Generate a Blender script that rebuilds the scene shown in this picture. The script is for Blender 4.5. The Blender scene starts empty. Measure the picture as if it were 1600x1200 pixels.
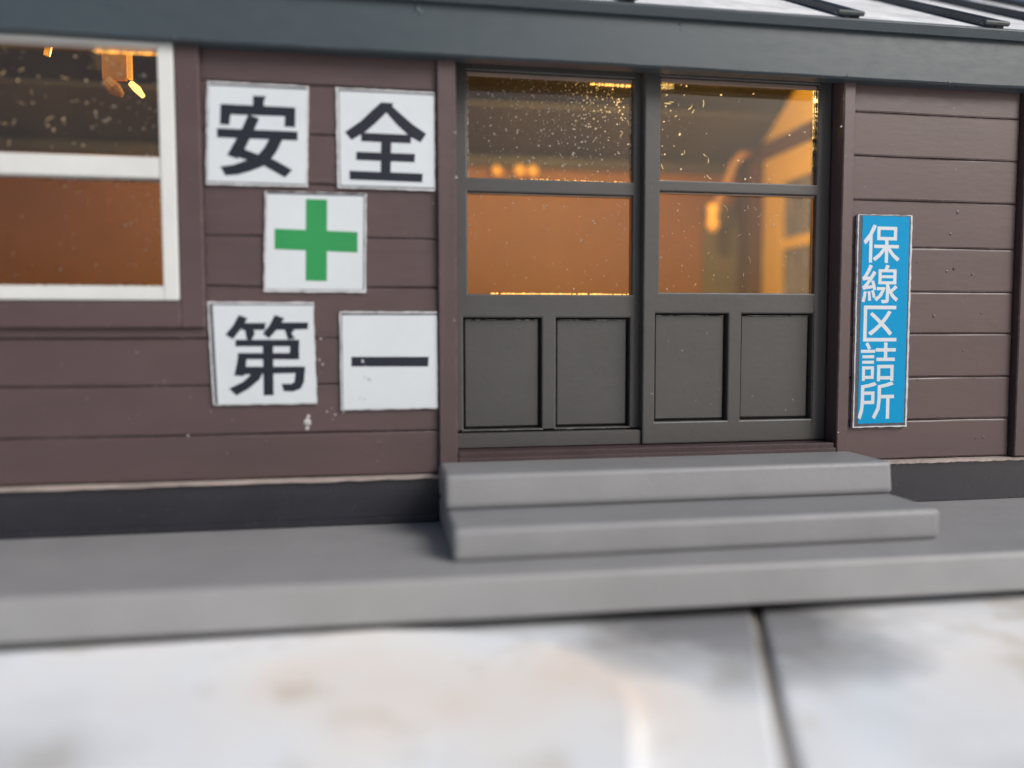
import bpy, bmesh, math, random
from mathutils import Vector, Matrix
# All coordinates below are millimetres on the real scale model; MM turns them into metres.
MM = 0.001
RNG = random.Random(7)
SC = bpy.context.scene
COL = SC.collection

# ------------------------------------------------------------------ camera
cd = bpy.data.cameras.new("camera")
cd.sensor_width = 36.0
cd.lens = 36.0 * 1250 / 1600
cd.clip_start = 0.002
cd.clip_end = 60.0
cam = bpy.data.objects.new("camera", cd)
COL.objects.link(cam)
cam.matrix_world = Matrix((
    (0.985865, 0.012143, -0.167098, -17.888 * MM),
    (-0.167529, 0.060914, -0.983983, -50.0 * MM),
    (-0.001770, 0.998069, 0.062087, 0.0),
    (0, 0, 0, 1)))
cd.dof.use_dof = True
cd.dof.focus_distance = 55.5 * MM
cd.dof.aperture_fstop = 16.5
SC.camera = cam

# ------------------------------------------------------------------ sky and sun
SUN_AZ, SUN_EL = 136.0, 34.5
world = bpy.data.worlds.new("World")
SC.world = world
world.use_nodes = True
wn = world.node_tree
bg = wn.nodes["Background"]
sky = wn.nodes.new("ShaderNodeTexSky")
sky.sky_type = 'NISHITA'
sky.sun_disc = False
sky.sun_elevation = math.radians(SUN_EL)
sky.sun_rotation = math.radians(SUN_AZ)
sky.dust_density = 3.0
sky.air_density = 1.0
wn.links.new(sky.outputs[0], bg.inputs[0])
bg.inputs[1].default_value = 0.075
sd = bpy.data.lights.new("sun", 'SUN')
sd.energy = 2.35
sd.angle = math.radians(33)
sd.color = (1.0, 0.975, 0.95)
sun = bpy.data.objects.new("sun", sd)
COL.objects.link(sun)
a, e = math.radians(SUN_AZ), math.radians(SUN_EL)
sdir = Vector((math.sin(a) * math.cos(e), math.cos(a) * math.cos(e), math.sin(e)))
sun.rotation_euler = sdir.to_track_quat('Z', 'Y').to_euler()
SC.view_settings.view_transform = 'Standard'
SC.view_settings.look = 'None'
SC.view_settings.exposure = 0.22
SC.view_settings.gamma = 1.0
SC.cycles.max_bounces = 8
SC.cycles.transparent_max_bounces = 12
SC.cycles.caustics_reflective = False
SC.cycles.caustics_refractive = False

# ------------------------------------------------------------------ materials
def new_mat(name):
    m = bpy.data.materials.new(name)
    m.use_nodes = True
    nt = m.node_tree
    return m, nt, nt.nodes["Principled BSDF"]

def pos_mm(nt, stretch=(1, 1, 1)):
    g = nt.nodes.new("ShaderNodeNewGeometry")
    mp = nt.nodes.new("ShaderNodeVectorMath"); mp.operation = 'MULTIPLY'
    mp.inputs[1].default_value = tuple(1000.0 * s for s in stretch)
    nt.links.new(g.outputs["Position"], mp.inputs[0])
    return mp.outputs[0]

def noise(nt, vec, scale, detail=4, rough=0.55):
    n = nt.nodes.new("ShaderNodeTexNoise")
    n.inputs["Scale"].default_value = scale
    n.inputs["Detail"].default_value = detail
    n.inputs["Roughness"].default_value = rough
    nt.links.new(vec, n.inputs["Vector"])
    return n.outputs[0]

def ramp(nt, fac, stops):
    r = nt.nodes.new("ShaderNodeValToRGB")
    els = r.color_ramp.elements
    while len(els) < len(stops): els.new(0.5)
    for el, (p, c) in zip(els, stops):
        el.position = p; el.color = (*c, 1) if len(c) == 3 else c
    nt.links.new(fac, r.inputs[0])
    return r.outputs[0]

def mixc(nt, fac, a, b, mode='MIX'):
    m = nt.nodes.new("ShaderNodeMix"); m.data_type = 'RGBA'; m.blend_type = mode
    for s, v in ((0, fac), (6, a), (7, b)):
        if hasattr(v, 'is_output'): nt.links.new(v, m.inputs[s])
        elif s == 0: m.inputs[0].default_value = v
        else: m.inputs[s].default_value = (*v, 1)
    return m.outputs[2]

def paint(name, col, rough=0.5, var=0.12, grain=2.5, stretch=(1, 1, 1), bump=0.02, wear=None, wear_amt=0.6,
          spec=0.5, speck=None, blotch=0.25):
    """hand painted plastic: soft blotches, brush relief, dusty worn edges, dust specks"""
    m, nt, p = new_mat(name)
    P = pos_mm(nt, stretch)
    n1 = noise(nt, P, blotch, 3)
    n2 = noise(nt, P, grain, 6, 0.65)
    lo = tuple(c * (1 - var) for c in col); hi = tuple(min(1, c * (1 + var)) for c in col)
    c = ramp(nt, n1, [(0.3, lo), (0.7, hi)])
    c2 = ramp(nt, n2, [(0.25, tuple([1 - var] * 3)), (0.75, (1, 1, 1))])
    c = mixc(nt, 1.0, c, c2, 'MULTIPLY')
    P0 = pos_mm(nt)
    if wear is not None:
        bv = nt.nodes.new("ShaderNodeBevel"); bv.samples = 4; bv.inputs["Radius"].default_value = 0.07 * MM
        gm = nt.nodes.new("ShaderNodeNewGeometry")
        dt = nt.nodes.new("ShaderNodeVectorMath"); dt.operation = 'DOT_PRODUCT'
        nt.links.new(bv.outputs[0], dt.inputs[0]); nt.links.new(gm.outputs["Normal"], dt.inputs[1])
        e1 = ramp(nt, dt.outputs["Value"], [(0.80, (1, 1, 1)), (0.985, (0, 0, 0))])
        e2 = ramp(nt, noise(nt, P0, 1.6, 5, 0.7), [(0.47, (0, 0, 0)), (0.66, (1, 1, 1))])
        mm = nt.nodes.new("ShaderNodeMath"); mm.operation = 'MULTIPLY'
        nt.links.new(e1, mm.inputs[0]); nt.links.new(e2, mm.inputs[1])
        m2 = nt.nodes.new("ShaderNodeMath"); m2.operation = 'MULTIPLY'; m2.inputs[1].default_value = wear_amt
        nt.links.new(mm.outputs[0], m2.inputs[0])
        c = mixc(nt, m2.outputs[0], c, wear)
    if speck is not None:
        s = ramp(nt, noise(nt, P0, 3.4, 2, 0.4), [(0.765, (0, 0, 0)), (0.80, (1, 1, 1))])
        c = mixc(nt, s, c, speck)
    nt.links.new(c, p.inputs["Base Color"])
    r = ramp(nt, n2, [(0.3, (rough - 0.06,) * 3), (0.7, (rough + 0.08,) * 3)])
    nt.links.new(r, p.inputs["Roughness"])
    p.inputs["Specular IOR Level"].default_value = spec
    bp = nt.nodes.new("ShaderNodeBump"); bp.inputs["Distance"].default_value = bump * MM
    bp.inputs["Strength"].default_value = 1.0
    nt.links.new(n2, bp.inputs["Height"])
    nt.links.new(bp.outputs[0], p.inputs["Normal"])
    return m

M = {}
DUST = (0.42, 0.38, 0.36)
M['brown'] = paint('maroon_brown_paint', (0.088, 0.056, 0.057), 0.41, 0.09, 2.2, (0.35, 1, 1.3), 0.009, DUST, 0.8, speck=(0.25, 0.22, 0.21))
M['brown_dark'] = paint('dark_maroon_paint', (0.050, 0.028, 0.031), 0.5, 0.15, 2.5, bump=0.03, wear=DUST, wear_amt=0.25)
M['sheath'] = paint('groove_brown', (0.055, 0.032, 0.030), 0.6, 0.15)
M['door'] = paint('charcoal_door_paint', (0.062, 0.060, 0.059), 0.42, 0.08, 3.0, (0.5, 1, 0.8), 0.014, (0.34, 0.28, 0.26), 0.6, speck=(0.2, 0.2, 0.2))
M['white'] = paint('ivory_window_plastic', (0.62, 0.63, 0.61), 0.35, 0.03, 1.0, bump=0.02)
M['fascia'] = paint('slate_fascia_paint', (0.045, 0.062, 0.073), 0.42, 0.06, 1.6, (0.5, 1, 1), 0.009, (0.35, 0.37, 0.38), 0.4)
M['roof'] = paint('silver_roof_paint', (0.84, 0.85, 0.87), 0.45, 0.2, 1.2, bump=0.015, spec=0.12)
M['seam'] = paint('dark_seam_paint', (0.035, 0.042, 0.048), 0.45, 0.1, 3.0, bump=0.02, wear=(0.3, 0.33, 0.35), wear_amt=0.4)
M['concrete'] = paint('grey_platform_paint', (0.285, 0.285, 0.290), 0.50, 0.06, 3.0, bump=0.015, wear=(0.42, 0.41, 0.40), wear_amt=0.3)
M['step'] = paint('grey_step_paint', (0.240, 0.243, 0.252), 0.50, 0.06, 2.6, bump=0.018)
M['plinth'] = paint('dark_foundation_paint', (0.026, 0.026, 0.033), 0.22, 0.08, 1.0, bump=0.008)
M['lip'] = paint('worn_highlight_edge', (0.42, 0.35, 0.32), 0.6, 0.2, 2.0, (0.6, 1, 1), 0.05)
M['paper_edge'] = paint('torn_paper_edge', (0.56, 0.57, 0.585), 0.8, 0.12, 5.0, bump=0.03, blotch=2.5)
M['paper'] = paint('white_sticker_paper', (0.575, 0.62, 0.65), 0.5, 0.025, 2.0, bump=0.008)
M['ink'] = paint('black_print_ink', (0.012, 0.015, 0.026), 0.5, 0.1, 4.0, bump=0.005, spec=0.35)
M['cut_line'] = paint('dark_print_border', (0.06, 0.065, 0.085), 0.55, 0.3, 4.0, bump=0.01, blotch=3.0)
M['green'] = paint('green_print_ink', (0.018, 0.255, 0.070), 0.45, 0.07, 4.0, bump=0.008)
M['blue'] = paint('cyan_blue_print_ink', (0.001, 0.270, 0.530), 0.6, 0.04, 3.0, bump=0.005, spec=0.15)
M['blob'] = paint('dried_white_paint', (0.45, 0.43, 0.42), 0.5, 0.15, 6, bump=0.03)
M['ridge'] = paint('dusty_paint_ridge', (0.20, 0.19, 0.18), 0.5, 0.3, 4, bump=0.03)
M['smudge'] = paint('grey_smudge', (0.40, 0.42, 0.44), 0.5, 0.1, 3, bump=0.01)
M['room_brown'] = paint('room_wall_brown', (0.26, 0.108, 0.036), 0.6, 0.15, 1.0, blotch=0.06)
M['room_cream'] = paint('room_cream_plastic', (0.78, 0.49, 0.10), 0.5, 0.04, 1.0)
M['room_black'] = paint('light_blocking_black', (0.010, 0.009, 0.009), 0.6, 0.2, 1.0)
M['room_grey'] = paint('roof_grey_lining', (0.055, 0.050, 0.050), 0.6, 0.1, 1.0)
M['room_post'] = paint('room_dark_brown_post', (0.085, 0.032, 0.018), 0.6, 0.1, 1.0)
M['room_door'] = paint('room_olive_grey_door', (0.16, 0.14, 0.11), 0.6, 0.1, 1.0)

def glass(name, tint, haze, rough=0.03, dust_col=(0.6, 0.55, 0.5)):
    m, nt, p = new_mat(name)
    nt.nodes.remove(p)
    out = nt.nodes["Material Output"]
    tr = nt.nodes.new("ShaderNodeBsdfTransparent"); tr.inputs[0].default_value = (*tint, 1)
    gl = nt.nodes.new("ShaderNodeBsdfGlossy"); gl.inputs["Roughness"].default_value = rough
    fr = nt.nodes.new("ShaderNodeFresnel"); fr.inputs[0].default_value = 1.5
    m1 = nt.nodes.new("ShaderNodeMixShader")
    nt.links.new(fr.outputs[0], m1.inputs[0]); nt.links.new(tr.outputs[0], m1.inputs[1]); nt.links.new(gl.outputs[0], m1.inputs[2])
    df = nt.nodes.new("ShaderNodeBsdfDiffuse"); df.inputs[0].default_value = (*dust_col, 1)
    tl = nt.nodes.new("ShaderNodeBsdfTranslucent"); tl.inputs[0].default_value = (*dust_col, 1)
    ms = nt.nodes.new("ShaderNodeMixShader"); ms.inputs[0].default_value = 0.5
    nt.links.new(df.outputs[0], ms.inputs[1]); nt.links.new(tl.outputs[0], ms.inputs[2])
    n = noise(nt, pos_mm(nt), 0.35, 5, 0.65)
    h = ramp(nt, n, [(0.3, (haze * 0.4,) * 3), (0.75, (haze * 1.6,) * 3)])
    m2 = nt.nodes.new("ShaderNodeMixShader")
    nt.links.new(h, m2.inputs[0]); nt.links.new(m1.outputs[0], m2.inputs[1]); nt.links.new(ms.outputs[0], m2.inputs[2])
    nt.links.new(m2.outputs[0], out.inputs[0])
    return m
M['glazing'] = paint('taupe_glazing_strip', (0.30, 0.22, 0.17), 0.5, 0.15, 3.0, bump=0.03)
M['glass'] = glass('dusty_clear_pane', (0.97, 0.95, 0.92), 0.010)
M['far_glass'] = glass('frosted_far_pane', (0.60, 0.52, 0.50), 0.30, 0.2)

def speck_mat():
    m, nt, p = new_mat('translucent_fleck')
    nt.nodes.remove(p)
    tl = nt.nodes.new("ShaderNodeBsdfTranslucent"); tl.inputs[0].default_value = (0.95, 0.9, 0.8, 1)
    df = nt.nodes.new("ShaderNodeBsdfGlossy"); df.inputs[0].default_value = (0.9, 0.88, 0.85, 1); df.inputs[1].default_value = 0.3
    mx = nt.nodes.new("ShaderNodeMixShader"); mx.inputs[0].default_value = 0.3
    nt.links.new(tl.outputs[0], mx.inputs[1]); nt.links.new(df.outputs[0], mx.inputs[2])
    nt.links.new(mx.outputs[0], nt.nodes["Material Output"].inputs[0])
    return m
M['fleck'] = speck_mat()

def glow(name, col, strength):
    m, nt, p = new_mat(name)
    p.inputs["Base Color"].default_value = (*col, 1)
    p.inputs["Emission Color"].default_value = (*col, 1)
    p.inputs["Emission Strength"].default_value = strength
    return m
M['led'] = glow('warm_led_glow', (1.0, 0.50, 0.08), 0.30)
M['led_bright'] = glow('bright_led_glow', (1.0, 0.62, 0.16), 2.2)
M['edge_glow'] = glow('emissive_pane_edge', (1.0, 0.60, 0.15), 0.85)  # emission stands in for lamp light gleaming along the pane edges
M['amber_plastic'] = paint('amber_clear_plastic', (0.55, 0.30, 0.12), 0.25, 0.1, 2.0)

def marble():
    m, nt, p = new_mat('white_glossy_marble_board')
    P = pos_mm(nt)
    n1 = noise(nt, P, 0.085, 3, 0.45)
    c = ramp(nt, n1, [(0.30, (0.95, 0.83, 0.74)), (0.44, (0.96, 0.945, 0.92)), (0.56, (0.91, 0.945, 0.985)), (0.72, (0.66, 0.68, 0.69))])
    v = ramp(nt, noise(nt, P, 0.22, 4, 0.6), [(0.34, (0.62, 0.54, 0.42)), (0.45, (1, 1, 1))])
    c = mixc(nt, 0.45, c, v, 'MULTIPLY')
    # one broad blue grey patch near the middle of the board
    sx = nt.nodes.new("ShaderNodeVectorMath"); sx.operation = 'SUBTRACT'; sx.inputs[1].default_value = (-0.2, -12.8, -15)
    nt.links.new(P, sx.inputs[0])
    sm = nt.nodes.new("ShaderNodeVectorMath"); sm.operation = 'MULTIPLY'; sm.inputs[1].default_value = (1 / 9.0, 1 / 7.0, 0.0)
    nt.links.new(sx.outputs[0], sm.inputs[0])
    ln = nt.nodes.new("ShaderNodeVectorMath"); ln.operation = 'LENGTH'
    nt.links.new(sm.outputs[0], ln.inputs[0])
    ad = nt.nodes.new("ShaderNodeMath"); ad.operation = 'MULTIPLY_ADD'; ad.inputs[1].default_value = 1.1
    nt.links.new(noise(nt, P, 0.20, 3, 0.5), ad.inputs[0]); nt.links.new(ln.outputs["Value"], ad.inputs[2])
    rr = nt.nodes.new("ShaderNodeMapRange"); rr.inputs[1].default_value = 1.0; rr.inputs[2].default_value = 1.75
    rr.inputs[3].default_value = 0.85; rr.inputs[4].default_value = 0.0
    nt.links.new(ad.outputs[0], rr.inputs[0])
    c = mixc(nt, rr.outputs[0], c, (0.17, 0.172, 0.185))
    nt.links.new(c, p.inputs["Base Color"])
    p.inputs["Roughness"].default_value = 0.22
    bp = nt.nodes.new("ShaderNodeBump"); bp.inputs["Distance"].default_value = 0.05 * MM
    nt.links.new(n1, bp.inputs["Height"]); nt.links.new(bp.outputs[0], p.inputs["Normal"])
    return m
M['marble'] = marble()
M['joint'] = paint('dark_joint_grout', (0.34, 0.31, 0.27), 0.8, 0.2)

# ------------------------------------------------------------------ helpers
ORG = {}           # world origin (mm) of every object
def org(o): return ORG.get(o.name, Vector((0, 0, 0))) if o else Vector((0, 0, 0))

def thing(name, label, cat, loc, group=None):
    o = bpy.data.objects.new(name, None); COL.objects.link(o)
    o.empty_display_size = 0.002
    o.location = Vector(loc) * MM; ORG[o.name] = Vector(loc)
    o['label'] = label; o['category'] = cat
    if group: o['group'] = group
    return o

def link(name, bm, mat, parent=None, label=None, kind=None, smooth=False):
    """turns a bmesh in world mm into ONE mesh object with its own origin"""
    bm.normal_update()
    co = [v.co for v in bm.verts]
    c = Vector([(min(p[i] for p in co) + max(p[i] for p in co)) / 2 for i in range(3)])
    for v in bm.verts: v.co = (v.co - c) * MM
    me = bpy.data.meshes.new(name); bm.to_mesh(me); bm.free()
    me.materials.append(M[mat])
    if smooth:
        for p in me.polygons: p.use_smooth = True
    o = bpy.data.objects.new(name, me); COL.objects.link(o)
    o.location = (c - org(parent)) * MM
    ORG[o.name] = c
    if parent: o.parent = parent
    if label: o['label'] = label
    if kind: o['kind'] = kind
    return o

def box(bm, x0, x1, y0, y1, z0, z1, bev=0.0, seg=1, jit=0.0):
    vs = [bm.verts.new((x + RNG.uniform(-jit, jit), y + RNG.uniform(-jit, jit), z + RNG.uniform(-jit, jit)))
          for x in (x0, x1) for y in (y0, y1) for z in (z0, z1)]
    fs = [bm.faces.new([vs[i] for i in q]) for q in ((0, 1, 3, 2), (4, 6, 7, 5), (0, 4, 5, 1), (2, 3, 7, 6), (0, 2, 6, 4), (1, 5, 7, 3))]
    if bev > 0:
        es = list({e for f in fs for e in f.edges})
        bmesh.ops.bevel(bm, geom=es, offset=bev, segments=seg, affect='EDGES', profile=0.6)
    return bm

def frame_grid(bm, xs, zs, hole, y0, y1, bev):
    """one moulded board in the plane y0..y1 with rectangular openings where hole(x, z) is true"""
    xs = sorted(set(xs)); zs = sorted(set(zs)); vf = {}
    def V(i, j, k):
        if (i, j, k) not in vf: vf[i, j, k] = bm.verts.new((xs[i], (y0, y1)[k], zs[j]))
        return vf[i, j, k]
    nx, nz = len(xs) - 1, len(zs) - 1
    solid = lambda i, j: 0 <= i < nx and 0 <= j < nz and not hole((xs[i] + xs[i + 1]) / 2, (zs[j] + zs[j + 1]) / 2)
    for i in range(nx):
        for j in range(nz):
            if not solid(i, j): continue
            bm.faces.new((V(i, j, 0), V(i + 1, j, 0), V(i + 1, j + 1, 0), V(i, j + 1, 0)))
            bm.faces.new((V(i, j, 1), V(i, j + 1, 1), V(i + 1, j + 1, 1), V(i + 1, j, 1)))
            for di, dj, p, q in ((-1, 0, (i, j), (i, j + 1)), (1, 0, (i + 1, j + 1), (i + 1, j)), (0, -1, (i + 1, j), (i, j)), (0, 1, (i, j + 1), (i + 1, j + 1))):
                if not solid(i + di, j + dj): bm.faces.new((V(*p, 0), V(*q, 0), V(*q, 1), V(*p, 1)))
    bmesh.ops.recalc_face_normals(bm, faces=bm.faces)
    es = [e for e in bm.edges if all(abs(v.co.y - y0) < 1e-5 for v in e.verts) and len(e.link_faces) == 2 and e.calc_face_angle(0) > 0.5]
    bmesh.ops.bevel(bm, geom=es, offset=bev, segments=2, affect='EDGES', profile=0.5)
    return bm

def prism(bm, pts, y0, y1):
    """polygon pts (x,z), front face at y0, back at y1"""
    f = [bm.verts.new((x, y0, z)) for x, z in pts]; b = [bm.verts.new((x, y1, z)) for x, z in pts]
    ar = sum(pts[i][0] * pts[(i + 1) % len(pts)][1] - pts[(i + 1) % len(pts)][0] * pts[i][1] for i in range(len(pts)))
    if ar < 0: f.reverse(); b.reverse()
    bm.faces.new(f); bm.faces.new(list(reversed(b)))
    n = len(f)
    for i in range(n): bm.faces.new((f[i], b[i], b[(i + 1) % n], f[(i + 1) % n]))
    return bm

def B(name, mat, parent, x0, x1, y0, y1, z0, z1, bev=0.05, jit=0.0, seg=1, **k):
    return link(name, box(bmesh.new(), x0, x1, y0, y1, z0, z1, bev, seg, jit), mat, parent, **k)

def tube(bm, pts, r, n=10):
    rings = []
    for i, p in enumerate(pts):
        p = Vector(p); d = (Vector(pts[min(i + 1, len(pts) - 1)]) - Vector(pts[max(i - 1, 0)])).normalized()
        s = d.cross(Vector((0.3, 0.9, 0.2))).normalized(); t = d.cross(s)
        rr = r[i] if isinstance(r, (list, tuple)) else r
        rings.append([bm.verts.new(p + (s * math.cos(2 * math.pi * k / n) + t * math.sin(2 * math.pi * k / n)) * rr) for k in range(n)])
    for a_, b_ in zip(rings, rings[1:]):
        for k in range(n): bm.faces.new((a_[k], a_[(k + 1) % n], b_[(k + 1) % n], b_[k]))
    bm.faces.new(rings[0]); bm.faces.new(list(reversed(rings[-1])))
    bmesh.ops.recalc_face_normals(bm, faces=bm.faces)
    return bm

def blobs(bm, spots, y, flat=0.4):
    """little irregular blobs on a surface facing -y: spots of (x, z, r)"""
    for x, z, r in spots:
        n0 = len(bm.verts)
        g = bmesh.ops.create_icosphere(bm, subdivisions=1, radius=r)
        for v in g['verts']:
            v.co = Vector((x + v.co.x * RNG.uniform(0.7, 1.3), y + v.co.y * flat, z + v.co.z * RNG.uniform(0.7, 1.4)))
    return bm

# ------------------------------------------------------------------ lettering outlines (mm on the wall, and 1/1000 em)
GLYPHS = {"an":[[[-24.83,14.0],[-24.09,14.01],[-24.22,13.7],[-24.23,13.15],[-24.88,13.12],[-24.83,13.67]],[[-26.66,13.45],[-22.42,13.43],[-22.46,12.28],[-23.07,12.29],[-23.03,12.89],[-26.12,12.87],[-26.19,12.27],[-26.72,12.27]],[[-26.89,12.05],[-22.32,12.03],[-22.33,11.51],[-26.9,11.52]],[[-25.12,12.91],[-24.5,12.7],[-24.7,12.25],[-25.36,10.89],[-24.41,10.54],[-23.65,10.32],[-22.67,9.78],[-23.09,9.32],[-24.31,9.98],[-25.77,10.43],[-25.71,10.3],[-26.36,10.52],[-25.85,11.43],[-25.48,12.1]],[[-23.95,11.55],[-23.19,11.55],[-23.53,10.85],[-23.93,10.28],[-24.37,9.93],[-25.08,9.63],[-25.79,9.41],[-26.49,9.34],[-26.75,9.85],[-26.05,9.96],[-25.18,10.29],[-24.57,10.64],[-24.24,11.04]]],"zen":[[[-17.4,13.96],[-16.66,13.94],[-16.74,13.76],[-16.21,13.3],[-15.53,12.74],[-14.7,12.2],[-15.07,11.67],[-15.76,12.04],[-16.5,12.7],[-17.1,13.37],[-17.7,12.76],[-18.33,12.19],[-19.19,11.66],[-19.57,12.12],[-18.61,12.81],[-17.92,13.49]],[[-18.62,12.12],[-15.62,12.1],[-15.65,11.59],[-18.62,11.61]],[[-17.43,11.69],[-16.82,11.68],[-16.88,9.72],[-17.48,9.7]],[[-18.91,10.98],[-15.4,10.97],[-15.43,10.47],[-18.92,10.49]],[[-19.33,9.84],[-14.94,9.8],[-14.98,9.28],[-19.33,9.32]]],"cross":[[[-21.91,8.09],[-20.67,8.09],[-20.76,3.22],[-22.01,3.24]],[[-23.75,6.3],[-18.9,6.19],[-18.92,4.96],[-23.78,5.09]]],"dai":[[[-25.91,1.17],[-25.41,0.98],[-25.78,0.38],[-26.28,-0.27],[-26.7,0.0],[-26.26,0.53]],[[-25.68,0.7],[-24.37,0.7],[-24.44,0.28],[-25.79,0.28]],[[-25.59,0.33],[-25.11,0.33],[-25.0,0.08],[-25.22,-0.32],[-25.49,-0.27]],[[-23.84,1.18],[-23.29,0.98],[-23.67,0.38],[-24.21,-0.22],[-24.56,0.06],[-24.15,0.58]],[[-23.61,0.73],[-21.9,0.73],[-21.93,0.33],[-23.72,0.28]],[[-23.28,0.3],[-22.71,0.3],[-22.89,0.08],[-22.68,-0.25],[-23.11,-0.28]],[[-26.13,-0.3],[-22.44,-0.31],[-22.45,-0.7],[-26.14,-0.69]],[[-22.98,-0.53],[-22.45,-0.53],[-22.48,-1.34],[-23.02,-1.33]],[[-26.01,-1.09],[-22.46,-1.11],[-22.47,-1.49],[-26.02,-1.46]],[[-25.99,-1.21],[-25.49,-1.22],[-25.57,-1.92],[-25.7,-2.47],[-26.25,-2.43],[-26.1,-1.81]],[[-25.74,-1.91],[-22.13,-1.93],[-22.15,-2.3],[-25.75,-2.37]],[[-22.66,-2.04],[-22.14,-2.05],[-22.21,-2.86],[-22.41,-3.26],[-22.86,-3.43],[-23.4,-3.4],[-23.52,-2.96],[-22.95,-2.97],[-22.77,-2.85]],[[-24.57,-0.34],[-23.97,-0.34],[-24.0,-3.64],[-24.57,-3.64]],[[-25.31,-2.17],[-24.57,-2.18],[-24.79,-2.68],[-25.43,-3.22],[-26.14,-3.63],[-26.55,-3.21],[-25.76,-2.82],[-25.32,-2.42]]],"ichi":[[[-19.38,-1.36],[-14.67,-1.39],[-14.7,-1.99],[-19.38,-1.95]]]}
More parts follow.
